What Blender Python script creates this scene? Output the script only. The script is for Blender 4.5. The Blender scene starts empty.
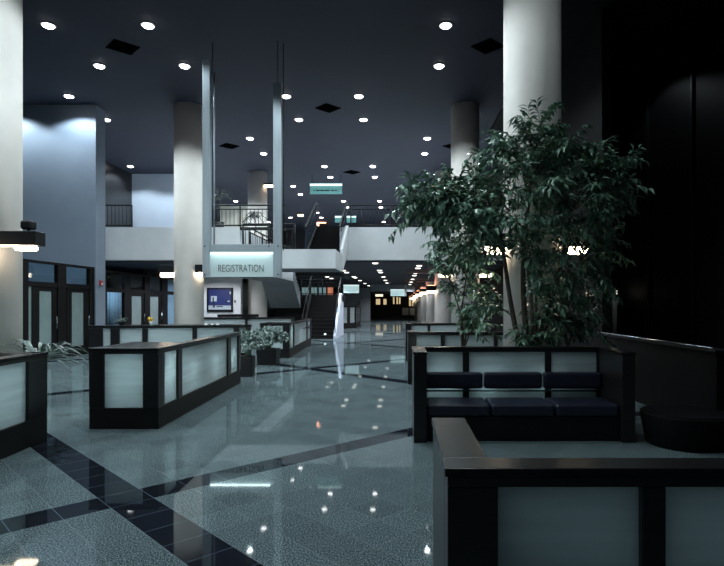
import bpy, bmesh, math, random
from mathutils import Vector, Matrix
random.seed(7)
SC = bpy.context.scene
COL = SC.collection
PI = math.pi
F, VX, VY, H = 560.0, 400.0, 304.5, 1.6          # photograph's focal length / vanishing point / eye height
def PX(px, z): return (px - VX) * z / F           # pixel column -> x at depth z
def PH(py, z): return H - (py - VY) * z / F       # pixel row -> height at depth z

# ------------------------------------------------------------------ materials
def newmat(name):
    m = bpy.data.materials.new(name); m.use_nodes = True
    nt = m.node_tree
    return m, nt, nt.nodes['Principled BSDF']
def setp(b, **k):
    for n, v in k.items():
        b.inputs[n.replace('_', ' ')].default_value = v
def noisy(name, c1, c2, scale=6.0, rough=0.5, metal=0.0, spec=0.5, bump=0.0, stretch=(1, 1, 1), bscale=None):
    m, nt, b = newmat(name)
    tc = nt.nodes.new('ShaderNodeTexCoord'); mp = nt.nodes.new('ShaderNodeMapping')
    mp.inputs['Scale'].default_value = stretch
    nz = nt.nodes.new('ShaderNodeTexNoise'); nz.inputs['Scale'].default_value = scale; nz.inputs['Detail'].default_value = 4
    cr = nt.nodes.new('ShaderNodeValToRGB')
    cr.color_ramp.elements[0].color = (*c1, 1); cr.color_ramp.elements[1].color = (*c2, 1)
    cr.color_ramp.elements[0].position = .3; cr.color_ramp.elements[1].position = .7
    L = nt.links.new
    L(tc.outputs['Object'], mp.inputs['Vector']); L(mp.outputs['Vector'], nz.inputs['Vector'])
    L(nz.outputs['Fac'], cr.inputs['Fac']); L(cr.outputs['Color'], b.inputs['Base Color'])
    setp(b, Roughness=rough, Metallic=metal, Specular_IOR_Level=spec)
    if bump:
        bp = nt.nodes.new('ShaderNodeBump'); bp.inputs['Strength'].default_value = bump; bp.inputs['Distance'].default_value = .02
        if bscale:
            n2 = nt.nodes.new('ShaderNodeTexNoise'); n2.inputs['Scale'].default_value = bscale
            L(tc.outputs['Object'], n2.inputs['Vector']); L(n2.outputs['Fac'], bp.inputs['Height'])
        else:
            L(nz.outputs['Fac'], bp.inputs['Height'])
        L(bp.outputs['Normal'], b.inputs['Normal'])
    return m
def emis(name, c, s):
    m, nt, b = newmat(name)
    setp(b, Base_Color=(*c, 1), Emission_Color=(*c, 1), Emission_Strength=s, Roughness=.5)
    return m
M = {}
M['plaster'] = noisy('column_paint', (.75, .705, .655), (.80, .755, .705), 3, .6, bump=.03, bscale=60)
M['white'] = noisy('white_paint', (.66, .68, .70), (.71, .73, .75), 2, .6)
M['grey'] = noisy('grey_paint', (.33, .37, .40), (.37, .41, .44), 2, .6)
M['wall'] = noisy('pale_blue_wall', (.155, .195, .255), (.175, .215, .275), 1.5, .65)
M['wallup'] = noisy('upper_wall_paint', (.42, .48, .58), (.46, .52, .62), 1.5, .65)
M['beige'] = noisy('beige_paint', (.5, .47, .4), (.55, .52, .45), 2, .6)
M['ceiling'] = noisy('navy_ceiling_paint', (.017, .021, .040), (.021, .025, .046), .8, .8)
M['darkwall'] = noisy('dark_panel', (.010, .010, .012), (.014, .014, .016), 2, .35)
M['blackglass'] = noisy('black_glass', (.003, .0035, .004), (.005, .0055, .006), .6, .06, spec=.35)
M['wood'] = noisy('black_stained_wood', (.007, .007, .008), (.014, .013, .014), 8, .28, stretch=(1, 1, 6), spec=.45)
M['cap'] = noisy('black_stained_wood_top', (.008, .008, .009), (.015, .014, .015), 10, .24, stretch=(1, 6, 1), spec=.32)
M['plinth'] = noisy('black_plinth', (.006, .006, .007), (.010, .010, .010), 5, .5, spec=.2)
M['leather'] = noisy('navy_leather', (.010, .012, .026), (.017, .02, .038), 9, .38, bump=.15, bscale=90)
M['metal'] = noisy('brushed_aluminium', (.36, .42, .46), (.43, .49, .53), 30, .45, metal=.45, stretch=(1, 1, .05))
M['steel'] = noisy('dull_steel', (.45, .5, .53), (.5, .55, .58), 10, .25, metal=.9)
M['rail'] = noisy('dark_railing_paint', (.006, .007, .008), (.009, .010, .012), 5, .5, spec=.25)
M['tread'] = noisy('black_stair_tread', (.004, .004, .0045), (.006, .006, .007), 7, .6, spec=.15)
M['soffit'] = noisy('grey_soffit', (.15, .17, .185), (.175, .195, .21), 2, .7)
M['vent'] = noisy('black_vent', (.002, .002, .002), (.003, .003, .003), 5, .9, spec=0.0)
M['trim'] = noisy('can_trim', (.3, .3, .32), (.35, .35, .37), 5, .3)
M['pot'] = noisy('dark_pot', (.006, .0065, .0075), (.010, .011, .012), 6, .45, spec=.25)
M['soil'] = noisy('soil', (.02, .015, .01), (.04, .03, .022), 30, .9)
M['bark'] = noisy('bark', (.05, .042, .032), (.10, .085, .065), 25, .8, bump=.4)
M['red'] = noisy('red_enamel', (.35, .03, .03), (.4, .04, .04), 5, .4)
M['ink'] = noisy('black_lettering', (.01, .012, .013), (.012, .014, .015), 5, .5)
M['uplitbeam'] = noisy('uplit_beam_tint', (.30, .17, .17), (.34, .2, .2), 2, .7)  # reddish glow of the uplights put into the beam colour
M['lens'] = emis('downlight_lens', (1.0, .97, .95), 14)
M['lenslow'] = emis('corridor_lens', (1.0, .95, .85), 3.0)
M['warm'] = emis('warm_tube', (1.0, .80, .58), 14)
M['warmdim'] = emis('dim_warm_tube', (1.0, .78, .55), 3.0)
M['uplight'] = emis('warm_uplight', (1.0, .42, .25), 5)
M['tube'] = emis('cool_tube', (.80, 1.0, .98), 1.3)
M['signglass'] = emis('lit_sign_glass', (.36, .46, .47), .26)
M['signfar'] = emis('lit_far_sign_glass', (.46, .64, .65), .7)
M['signupper'] = emis('lit_upper_sign_glass', (.13, .34, .34), .5)
M['shopglow'] = emis('lit_shop_window', (1.0, .75, .4), .55)
M['shopwhite'] = emis('lit_shop_sign', (1.0, .88, .68), 1.1)
M['showcase'] = emis('lit_showcase', (.35, .55, .58), .35)
M['orange'] = emis('lit_orange_panel', (1.0, .35, .2), .5)
M['yellow'] = noisy('yellow_petals', (.8, .5, .02), (.9, .6, .05), 20, .6)
M['posterblue'] = noisy('poster_blue', (.016, .024, .11), (.02, .032, .15), 3, .4)
M['posterpale'] = noisy('poster_pale', (.35, .42, .48), (.5, .56, .6), 12, .5)
M['posterdark'] = noisy('poster_dark', (.01, .015, .03), (.02, .025, .04), 12, .5)
M['paper'] = noisy('paper', (.7, .72, .72), (.75, .77, .77), 5, .6)
# frosted glass panels: pale green-grey, a little light passes through
def frosted():
    m, nt, b = newmat('frosted_glass')
    L = nt.links.new
    tc = nt.nodes.new('ShaderNodeTexCoord'); mp = nt.nodes.new('ShaderNodeMapping'); mp.inputs['Scale'].default_value = (.6, .6, 9)
    nz = nt.nodes.new('ShaderNodeTexNoise'); nz.inputs['Scale'].default_value = 1.6; nz.inputs['Detail'].default_value = 3
    cr = nt.nodes.new('ShaderNodeValToRGB')
    cr.color_ramp.elements[0].color = (.52, .61, .625, 1); cr.color_ramp.elements[1].color = (.64, .735, .75, 1)
    cr.color_ramp.elements[0].position = .3; cr.color_ramp.elements[1].position = .7
    L(tc.outputs['Object'], mp.inputs['Vector']); L(mp.outputs['Vector'], nz.inputs['Vector']); L(nz.outputs['Fac'], cr.inputs['Fac'])
    L(cr.outputs['Color'], b.inputs['Base Color'])
    setp(b, Roughness=.22, Specular_IOR_Level=.5)
    tr = nt.nodes.new('ShaderNodeBsdfTranslucent'); L(cr.outputs['Color'], tr.inputs['Color'])
    mx = nt.nodes.new('ShaderNodeMixShader'); mx.inputs[0].default_value = .45
    out = nt.nodes['Material Output']
    L(b.outputs[0], mx.inputs[1]); L(tr.outputs[0], mx.inputs[2]); L(mx.outputs[0], out.inputs['Surface'])
    return m
M['frost'] = frosted()
M['frostdoor'] = noisy('frosted_door_glass', (.15, .21, .21), (.19, .25, .25), 2, .25)
def clearglass():
    m, nt, b = newmat('window_glass'); L = nt.links.new
    t = nt.nodes.new('ShaderNodeBsdfTransparent'); t.inputs['Color'].default_value = (.74, .86, .92, 1)
    g = nt.nodes.new('ShaderNodeBsdfGlossy'); g.inputs['Roughness'].default_value = .03
    mx = nt.nodes.new('ShaderNodeMixShader'); mx.inputs[0].default_value = .06; L(t.outputs[0], mx.inputs[1]); L(g.outputs[0], mx.inputs[2])
    L(mx.outputs[0], nt.nodes['Material Output'].inputs['Surface'])
    return m
M['glass'] = clearglass()
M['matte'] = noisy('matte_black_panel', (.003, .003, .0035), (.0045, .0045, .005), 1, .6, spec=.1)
def tinted():
    m, nt, b = newmat('tinted_balustrade_glass')
    setp(b, Base_Color=(.10, .13, .18, 1), Roughness=.04, Transmission_Weight=.6, IOR=1.45)
    return m
M['tinted'] = tinted()
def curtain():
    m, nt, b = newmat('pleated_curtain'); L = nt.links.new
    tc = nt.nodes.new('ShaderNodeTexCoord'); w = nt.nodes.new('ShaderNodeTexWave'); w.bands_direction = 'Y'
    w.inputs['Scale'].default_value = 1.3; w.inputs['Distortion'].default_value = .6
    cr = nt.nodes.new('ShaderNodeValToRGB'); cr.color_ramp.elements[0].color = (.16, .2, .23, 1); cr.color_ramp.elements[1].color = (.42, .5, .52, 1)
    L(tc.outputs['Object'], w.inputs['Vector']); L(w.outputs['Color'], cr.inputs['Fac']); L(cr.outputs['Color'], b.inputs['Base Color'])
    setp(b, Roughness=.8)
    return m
M['curtain'] = curtain()
def leafmat(name, dark, light, rough=.33):
    m, nt, b = newmat(name); L = nt.links.new
    tc = nt.nodes.new('ShaderNodeTexCoord')
    nz = nt.nodes.new('ShaderNodeTexNoise'); nz.inputs['Scale'].default_value = 7
    cr = nt.nodes.new('ShaderNodeValToRGB'); cr.color_ramp.elements[0].color = (*dark, 1); cr.color_ramp.elements[1].color = (*light, 1)
    cr.color_ramp.elements[0].position = .35; cr.color_ramp.elements[1].position = .68
    L(tc.outputs['Object'], nz.inputs['Vector']); L(nz.outputs['Fac'], cr.inputs['Fac']); L(cr.outputs['Color'], b.inputs['Base Color'])
    setp(b, Roughness=rough, Specular_IOR_Level=.5)
    return m
M['leaf'] = leafmat('ficus_leaf', (.028, .082, .056), (.22, .37, .26), .28)
M['leafpale'] = leafmat('pale_leaf', (.025, .07, .055), (.55, .66, .62), .4)
for n_ in M['leafpale'].node_tree.nodes:
    if n_.type == 'TEX_NOISE': n_.inputs['Scale'].default_value = 13
M['leafspider'] = leafmat('arching_leaf', (.014, .042, .032), (.22, .30, .27), .35)
M['leafdark'] = leafmat('palm_leaf', (.006, .014, .010), (.016, .032, .022), .4)

def floor_material():
    m, nt, b = newmat('granite_floor'); N = nt.nodes.new; L = nt.links.new
    tc = N('ShaderNodeTexCoord'); sx = N('ShaderNodeSeparateXYZ'); L(tc.outputs['Object'], sx.inputs[0])
    def math_(op, a, c=None, d=None):
        n = N('ShaderNodeMath'); n.operation = op
        for i, v in enumerate((a, c, d)):
            if v is None: continue
            if isinstance(v, (int, float)): n.inputs[i].default_value = v
            else: L(v, n.inputs[i])
        return n.outputs[0]
    s = math_('ADD', sx.outputs['X'], sx.outputs['Y'])
    t = math_('SUBTRACT', sx.outputs['Y'], sx.outputs['X'])
    P, W, T = 9.3333, .4667, .46667
    def frac(v, off, per):
        return math_('FRACT', math_('DIVIDE', math_('ADD', v, 100 * per - off), per))
    fa = math_('LESS_THAN', frac(s, 2.13, P), W / P)
    fb = math_('LESS_THAN', frac(t, 6.665, P), W / P)
    stripe = math_('MAXIMUM', fa, fb)
    # tile joints
    js = math_('LESS_THAN', frac(s, 2.13 - .003, T), .0065 / T)
    jt = math_('LESS_THAN', frac(t, 6.665 - .003, T), .0065 / T)
    joint = math_('MAXIMUM', js, jt)
    # per tile tone
    cs = math_('FLOOR', math_('DIVIDE', math_('ADD', s, 100 * T - 2.13), T))
    ct = math_('FLOOR', math_('DIVIDE', math_('ADD', t, 100 * T - 6.665), T))
    cv = N('ShaderNodeCombineXYZ'); L(cs, cv.inputs[0]); L(ct, cv.inputs[1])
    wn = N('ShaderNodeTexWhiteNoise'); wn.noise_dimensions = '2D'; L(cv.outputs[0], wn.inputs['Vector'])
    nz = N('ShaderNodeTexNoise'); nz.inputs['Scale'].default_value = 95; nz.inputs['Detail'].default_value = 4; nz.inputs['Roughness'].default_value = .75
    L(tc.outputs['Object'], nz.inputs['Vector'])
    cr = N('ShaderNodeValToRGB')
    e = cr.color_ramp.elements
    e[0].position = .40; e[0].color = (.012, .019, .023, 1)
    e[1].position = .64; e[1].color = (.38, .47, .48, 1)
    e.new(.52).color = (.085, .120, .130, 1)
    L(nz.outputs['Fac'], cr.inputs['Fac'])
    tone = math_('MULTIPLY_ADD', wn.outputs['Value'], .22, .89)
    vm = N('ShaderNodeVectorMath'); vm.operation = 'SCALE'; L(cr.outputs['Color'], vm.inputs[0]); L(tone, vm.inputs['Scale'])
    def mix(f, a, c):
        n = N('ShaderNodeMix'); n.data_type = 'RGBA'; L(f, n.inputs[0])
        for i, v in ((6, a), (7, c)):
            if isinstance(v, tuple): n.inputs[i].default_value = v
            else: L(v, n.inputs[i])
        return n.outputs[2]
    nd = N('ShaderNodeTexNoise'); nd.inputs['Scale'].default_value = 60; L(tc.outputs['Object'], nd.inputs['Vector'])
    cd = N('ShaderNodeValToRGB'); cd.color_ramp.elements[0].color = (.004, .005, .008, 1); cd.color_ramp.elements[1].color = (.014, .017, .024, 1)
    L(nd.outputs['Fac'], cd.inputs['Fac'])
    body = mix(stripe, vm.outputs[0], cd.outputs['Color'])
    jcol = mix(stripe, (.17, .21, .22, 1), (.10, .13, .17, 1))
    L(mix(joint, body, jcol), b.inputs['Base Color'])
    setp(b, Roughness=.6, Specular_IOR_Level=0.0)
    n3 = N('ShaderNodeTexNoise'); n3.inputs['Scale'].default_value = 1.1; n3.inputs['Detail'].default_value = 1
    L(tc.outputs['Object'], n3.inputs['Vector'])
    bp = N('ShaderNodeBump'); bp.inputs['Strength'].default_value = .012; bp.inputs['Distance'].default_value = .03
    L(n3.outputs['Fac'], bp.inputs['Height'])
    # polish: only part of the stone's surface is mirror smooth
    gl = N('ShaderNodeBsdfGlossy'); gl.inputs['Roughness'].default_value = .035; L(bp.outputs['Normal'], gl.inputs['Normal'])
    gl.inputs['Color'].default_value = (.92, .98, 1, 1)
    fr = N('ShaderNodeFresnel'); fr.inputs['IOR'].default_value = 1.5; L(bp.outputs['Normal'], fr.inputs['Normal'])
    mxs = N('ShaderNodeMixShader'); L(math_('MULTIPLY', fr.outputs[0], .58), mxs.inputs[0])
    L(b.outputs[0], mxs.inputs[1]); L(gl.outputs[0], mxs.inputs[2]); L(mxs.outputs[0], nt.nodes['Material Output'].inputs['Surface'])
    return m
M['floor'] = floor_material()

# ------------------------------------------------------------------ mesh helpers
class MB:
    def __init__(s): s.v = []; s.f = []; s.sm = []
    def add(s, vs, fs, smooth=False):
        o = len(s.v); s.v += [tuple(v) for v in vs]
        for f in fs: s.f.append([i + o for i in f]); s.sm.append(smooth)
        return s
    def box(s, x0, x1, y0, y1, z0, z1):
        return s.add([(x0, y0, z0), (x1, y0, z0), (x1, y1, z0), (x0, y1, z0), (x0, y0, z1), (x1, y0, z1), (x1, y1, z1), (x0, y1, z1)],
                     [(0, 3, 2, 1), (4, 5, 6, 7), (0, 1, 5, 4), (1, 2, 6, 5), (2, 3, 7, 6), (3, 0, 4, 7)])
    def prism(s, pts, z0, z1):
        n = len(pts)
        a = sum(pts[i][0] * pts[(i + 1) % n][1] - pts[(i + 1) % n][0] * pts[i][1] for i in range(n))
        if a < 0: pts = pts[::-1]
        return s.add([(x, y, z0) for x, y in pts] + [(x, y, z1) for x, y in pts],
                     [tuple(range(n))[::-1], tuple(range(n, 2 * n))] + [(i, (i + 1) % n, n + (i + 1) % n, n + i) for i in range(n)])
    def xprism(s, pts, x0, x1):     # profile in (y,z) swept along x
        n = len(pts)
        a = sum(pts[i][0] * pts[(i + 1) % n][1] - pts[(i + 1) % n][0] * pts[i][1] for i in range(n))
        if a < 0: pts = pts[::-1]
        return s.add([(x0, y, z) for y, z in pts] + [(x1, y, z) for y, z in pts],
                     [tuple(range(n))[::-1], tuple(range(n, 2 * n))] + [(i, (i + 1) % n, n + (i + 1) % n, n + i) for i in range(n)])
    def seg(s, p, q, t, z0, z1, side=0):   # box along segment p->q (xy), thickness t; side 0 centred, +1 all to the left
        p, q = Vector(p), Vector(q); d = (q - p).normalized(); n = Vector((-d.y, d.x))
        a, b = (-t / 2, t / 2) if side == 0 else (0, t * side)
        return s.prism([tuple(p + n * a), tuple(q + n * a), tuple(q + n * b), tuple(p + n * b)], z0, z1)
    def cyl(s, x, y, z0, z1, r, n=24, r2=None, smooth=True):
        r2 = r if r2 is None else r2
        vs = [(x + r * math.cos(2 * PI * i / n), y + r * math.sin(2 * PI * i / n), z0) for i in range(n)]
        vs += [(x + r2 * math.cos(2 * PI * i / n), y + r2 * math.sin(2 * PI * i / n), z1) for i in range(n)]
        s.add(vs, [(i, (i + 1) % n, n + (i + 1) % n, n + i) for i in range(n)], smooth)
        return s.add(vs, [tuple(range(n))[::-1], tuple(range(n, 2 * n))])
    def tube(s, pts, r, n=6, taper=None):
        pts = [Vector(p) for p in pts]; rings = []
        for i, p in enumerate(pts):
            d = (pts[min(i + 1, len(pts) - 1)] - pts[max(i - 1, 0)]).normalized()
            u = d.orthogonal().normalized() if i == 0 else (u - d * u.dot(d)).normalized()
            w = d.cross(u); rr = r if taper is None else r + (taper - r) * i / (len(pts) - 1)
            rings.append([p + (u * math.cos(2 * PI * k / n) + w * math.sin(2 * PI * k / n)) * rr for k in range(n)])
        vs = [v for R in rings for v in R]; fs = []
        for i in range(len(pts) - 1):
            for k in range(n): fs.append((i * n + k, i * n + (k + 1) % n, (i + 1) * n + (k + 1) % n, (i + 1) * n + k))
        s.add(vs, fs, True)
        return s.add(vs, [tuple(range(n))[::-1], tuple(range((len(pts) - 1) * n, len(pts) * n))])
    def build(s, name, mat, parent=None, bevel=0, label=None, seg=2):
        ox, oy, oz = ORG[parent.name] if parent else (0, 0, 0)
        me = bpy.data.meshes.new(name)
        me.from_pydata([(x - ox, y - oy, z - oz) for x, y, z in s.v], [], s.f)
        me.polygons.foreach_set('use_smooth', s.sm)
        if True:
            bm = bmesh.new(); bm.from_mesh(me); bmesh.ops.remove_doubles(bm, verts=bm.verts, dist=1e-5)
            bmesh.ops.recalc_face_normals(bm, faces=bm.faces); bm.to_mesh(me); bm.free()
        me.materials.append(mat)
        o = bpy.data.objects.new(name, me); COL.objects.link(o)
        if parent: o.parent = parent
        ORG[o.name] = (ox, oy, oz)
        if bevel:
            b = o.modifiers.new('edge', 'BEVEL'); b.width = bevel; b.segments = seg; b.limit_method = 'ANGLE'
        if label: o['label'] = label
        return o
ORG = {}
def thing(name, label, cat, loc, group=None, kind=None):
    o = bpy.data.objects.new(name, None); COL.objects.link(o); o.location = loc; o.empty_display_size = .1
    o['label'] = label; o['category'] = cat
    if group: o['group'] = group
    if kind: o['kind'] = kind
    ORG[o.name] = tuple(loc)
    return o
def tag(o, label, cat, group=None):
    o['label'] = label; o['category'] = cat
    if group: o['group'] = group
    return o
def struct(name, mb, mat, label=None, parent=None, bevel=0):
    o = mb.build(name, mat, parent, bevel)
    if parent is None: o['kind'] = 'structure'
    if label: o['label'] = label
    return o
def text_mesh(name, body, size, mat, parent, at, width=None, spacing=1.0, mirror=False):
    cu = bpy.data.curves.new(name, 'FONT'); cu.body = body; cu.size = size; cu.align_x = 'CENTER'; cu.align_y = 'CENTER'
    cu.extrude = .004; cu.offset = -.004 if body == 'REGISTRATION' else 0; cu.space_character = spacing
    tmp = bpy.data.objects.new(name + '_c', cu); COL.objects.link(tmp)
    bpy.context.view_layer.update()
    me = bpy.data.meshes.new_from_object(tmp); bpy.data.objects.remove(tmp)
    xs = [v.co.x for v in me.vertices]; k = 1.0 if width is None else width / (max(xs) - min(xs))
    cx = (max(xs) + min(xs)) / 2
    ys = [v.co.y for v in me.vertices]; cy = (max(ys) + min(ys)) / 2
    ox, oy, oz = ORG[parent.name]
    for v in me.vertices:
        x, y, z = v.co
        v.co = ((x - cx) * k + at[0] - ox, at[1] - z - oy, (y - cy) + at[2] - oz)
    me.materials.clear(); me.materials.append(mat)
    o = bpy.data.objects.new(name, me); COL.objects.link(o); o.parent = parent
    return o

# ------------------------------------------------------------------ camera
cam = bpy.data.cameras.new('camera'); co = bpy.data.objects.new('camera', cam); COL.objects.link(co)
co.location = (0, 0, H); co.rotation_euler = (PI / 2, 0, 0)
cam.sensor_fit = 'HORIZONTAL'; cam.sensor_width = 36; cam.lens = F * 36 / 724
cam.shift_x = (362 - VX) / 724; cam.shift_y = (VY - 283) / 724
cam.clip_end = 300; cam.clip_start = .05
SC.camera = co

# ------------------------------------------------------------------ setting
CEIL = 8.2; FZ = 21.0; LC = 3.27; DECK = 4.36; PAR = 4.50
XR = 7.3
struct('floor', MB().box(-24, XR + .4, -3, 96, -.2, 0), M['floor'], 'polished grey granite floor crossed by dark diagonal bands')
struct('ceiling', MB().box(-24, 8, 1, 62, CEIL, CEIL + .2), M['ceiling'], 'high navy ceiling over the lobby')
struct('ceiling_shade', MB().box(3.4, 8, 1, 21.5, CEIL - .12, CEIL - .004), M['matte'], 'black sheet painting the unlit ceiling over the right side of the lobby')  # black sheet stands in for the shade on the unlit ceiling
cpos = {}
def column(x, y, z1, label, r=.47):
    o = struct('column', MB().cyl(x, y, 0, z1, r, 48), M['plaster'], label); o['category'] = 'column'
    return o
column(-6.85, 9.33, CEIL, 'round pale column at the left edge with a bracket lamp')
column(2.2, 9.33, CEIL, 'tall round pale column rising behind the big indoor tree')
column(-7.03, 18.66, CEIL, 'round pale column left of the hanging registration sign')
column(2.17, 18.66, CEIL, 'round pale column behind the left side of the tree crown')
column(-7.12, 28.0, CEIL, 'round pale column behind the balcony railing beside the poster')
for k, z in enumerate((28.0, 37.3, 46.7, 56.0, 65.3, 74.6)):
    w = ['first', 'second', 'third', 'fourth', 'fifth', 'farthest']
    column(2.2, z, CEIL if z < 60 else LC, '%s round column along the right side of the far corridor' % w[k], .47)
# left blue wall block, free standing end
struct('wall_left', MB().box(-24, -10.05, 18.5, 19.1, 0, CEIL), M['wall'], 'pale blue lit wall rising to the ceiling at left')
struct('trim_1', MB().box(-10.9, -9.98, 18.36, 19.14, 0, .78), M['plinth'], 'black wainscot at the foot of the blue wall end')
fa = MB().box(-9.965, -9.955, 18.7, 18.86, 2.2, 2.48)
fa = thing('fire_alarm', 'small red fire alarm on the end of the blue wall', 'fire alarm', (-10.02, 18.8, PH(283, 18.8)))
MB().box(-10.05, -9.99, 18.70, 18.84, PH(285.5, 18.8), PH(280.5, 18.8)).build('body', M['red'], fa, .008)
MB().box(-9.99, -9.975, 18.74, 18.80, PH(284.6, 18.8), PH(283.2, 18.8)).build('pull_bar', M['paper'], fa)
# upper floor deck, with a stair opening
deck = MB().box(-24, -6.0, FZ, 62, LC, PAR).box(-3.15, XR, FZ, 62, LC, PAR).box(-6.0, -3.15, 31.5, 62, LC, PAR)
struct('balcony_slab', deck, M['white'], 'white upper floor slab with a smooth fascia')
struct('trim_2', MB().box(-6.0, -4.3, FZ - .02, FZ + .16, 4.40, PAR), M['rail'], 'thin dark edge beam under the railing across the stair opening')
struct('corridor_ceiling', MB().box(-24, -6.0, FZ + .25, 92, LC - .03, LC - .004).box(-3.15, XR, FZ + .25, 92, LC - .03, LC - .004).box(-6.0, -3.15, 31.5, 92, LC - .03, LC - .004),
       M['ceiling'], 'low navy ceiling of the far corridor')
for k, z in enumerate((27.0, 36.6, 46.0, 55.4)):
    struct('trim_%d' % (3 + k), MB().box(.3, 3.2, z, z + .35, LC - .16, LC - .03), M['uplitbeam'], 'ceiling beam with warm uplight painted in, reaching over the corridor from a column')
# upper level walls
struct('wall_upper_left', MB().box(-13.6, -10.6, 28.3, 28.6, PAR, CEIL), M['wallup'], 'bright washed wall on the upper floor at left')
struct('wall_upper_side', MB().box(-13.75, -13.55, 19.1, 28.6, PAR, CEIL), M['darkwall'], 'dark glossy side wall on the upper floor')
struct('wall_upper_middle', MB().box(-10.6, -8.55, 33, 33.3, PAR, 7.5), M['beige'], 'beige panelled wall on the upper floor behind the railing')
struct('wall_upper_back', MB().box(-24, -2.0, 50, 50.3, PAR, CEIL), M['darkwall'], 'dark wall at the back of the upper floor')
struct('wall_upper_right', MB().box(XR, XR + .2, FZ, 62, PAR, CEIL), M['darkwall'], 'dark right wall of the upper floor')
struct('wall_upper_end', MB().box(-3, XR + 1, 61.6, 61.9, PAR, CEIL), M['darkwall'], 'dark wall closing the upper floor far away')
# right dark glass wall
struct('wall_right', MB().box(XR, XR + .2, -1, 92, 0, CEIL), M['matte'], 'black panelled wall along the dark right side of the lobby')
for k, y in enumerate((13.9, 16.4, 18.8, 21.2, 23.3)):
    struct('trim_%d' % (7 + k), MB().box(XR - .06, XR, y, y + .06, 0, CEIL - .12), M['rail'], 'slim vertical mullion on the black wall at far right')
hw = thing('half_wall', 'waist high black half wall with a glossy cap at the dark right side', 'half wall', (3.95, 10, 0))
MB().box(3.9, 4.05, 6.9, 13.6, 0, 1.0).build('body', M['matte'], hw, .006)
MB().box(3.86, 4.09, 6.86, 13.64, 1.003, 1.04).build('top_cap', M['plinth'], hw, .008)
MB().tube([(3.86, 6.9, 1.06), (3.86, 13.6, 1.06)], .012, 8).build('metal_edge', M['steel'], hw)
rp_ = thing('round_planter', 'low round black planter on the floor by the half wall at far right', 'planter', (3.30, 6.45, 0))
MB().cyl(3.30, 6.45, 0, .36, .44, 40, .5).build('tub', M['matte'], rp_, .01)
MB().cyl(3.30, 6.45, .36, .37, .45, 32).build('soil', M['matte'], rp_)
lp = thing('lamp_reflection', 'slim pale strip and glow standing in for a lamp reflection in the dark right side', 'lamp', (PX(614.5, 18), 18, 0))  # modelled stand-in for a lamp's reflection in the dark glass
MB().cyl(PX(614.5, 18), 18, 0, PH(294, 18), .075, 16).build('post', M['plaster'], lp)
MB().cyl(PX(614.5, 18), 18, PH(294, 18), PH(290.8, 18), .08, 16).build('reflected_glow', M['lenslow'], lp)
MB().box(PX(605, 18), PX(612, 18), 18, 18.03, PH(312, 18), PH(310.5, 18)).build('cross_bar', M['steel'], lp)
struct('wall_right_far', MB().box(4.4, 4.6, 12.2, 92, 0, CEIL - .13), M['matte'], 'black screen wall behind the tree running along the corridor')
# lower walls behind the stair, corridor, end
struct('wall_poster', MB().box(-11.5, -7.65, 26.9, 27.2, 0, LC - .03), M['white'], 'pale wall carrying the framed poster')
struct('trim_12', MB().box(-6.0, -3.15, 31.3, 31.49, LC - .05, PAR), M['matte'], 'dark edge at the back of the stair opening')
struct('wall_left_far', MB().box(-11.9, -11.7, 26, 60, 0, LC - .03), M['darkwall'], 'dark wall far at left of the corridor')
struct('wall_end', MB().box(-8, XR + .4, 88, 88.3, 0, LC), M['darkwall'], 'dark shop front closing the far corridor')
struct('wall_corridor_left', MB().box(-3.95, -2.95, 55, 56, 0, LC - .03), M['grey'], 'square grey pier at the left of the far corridor')
struct('wall_corridor_back', MB().box(-11.7, -3.95, 55.4, 55.7, 0, LC - .03), M['grey'], 'dark wall beyond the stair')
struct('trim_16', MB().box(-2.4, 1.2, 46, 46.3, 2.66, LC - .03), M['grey'], 'grey bulkhead hanging from the corridor ceiling')
struct('baseboard_right', MB().box(XR - .03, XR, 1, 60, 0, .12), M['plinth'], 'black baseboard at the black right wall')
# lobby's left side wall and storefronts
struct('wall_left_outer', MB().box(-24.2, -24, -3, 60, 0, CEIL), M['darkwall'], 'far left outer wall')

# ------------------------------------------------------------------ storefronts
def storefront(x, posts, label, y0, y1, hd=2.8, doors=(), panes=(), rail=(2.1, 2.2)):
    r = thing('glazed_partition', label, 'glass partition', (x, (y0 + y1) / 2, 0))
    for a, b in posts:
        MB().box(x - .06, x + .06, a, b, 0, hd).build('post', M['matte'], r, .006)
    MB().box(x - .06, x + .06, y0, y1, hd, hd + .07).build('head_rail', M['matte'], r, .006)
    MB().box(x - .05, x + .05, y0, y1, rail[0], rail[1]).build('transom_rail', M['matte'], r, .006)
    for k, (a, b, z0, z1, m) in enumerate(panes):
        MB().box(x - .008, x + .008, a, b, z0, z1).build('pane', M[m], r)
    for a, b, ga, gb, gz0 in doors:
        d = MB().box(x - .03, x + .03, a, ga, 0, rail[0]).box(x - .03, x + .03, gb, b, 0, rail[0]) \
            .box(x - .03, x + .03, ga, gb, rail[0] - .12, rail[0]).box(x - .03, x + .03, ga, gb, 0, gz0).build('door', M['matte'], r, .005)
        MB().box(x - .01, x + .01, ga, gb, gz0, rail[0] - .12).build('door_pane', M['frostdoor'], d)
        MB().tube([(x + .07, b - .07, .9), (x + .07, b - .07, 1.25)], .012, 8).build('door_handle', M['steel'], d)
    return r
def ZX(px, x): return F * x / (px - VX)
x1 = -10.15
z = lambda p: ZX(p, x1)
storefront(x1, [(z(18), z(26.5)), (z(56), z(64.5)), (z(88), z(93))], 'black framed glass doors with transoms beside the blue wall', z(18), z(93), 2.76,
           doors=[(z(31), z(56), z(38.5), z(51), .28), (z(66), z(88), z(71), z(83), .3)],
           panes=[(z(26.5), z(56), 2.24, 2.76, 'glass'), (z(64.5), z(88), 2.24, 2.76, 'glass'), (z(26.5), z(31), .1, 2.1, 'frostdoor')], rail=(2.10, 2.24))
x2 = -10.55
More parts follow.
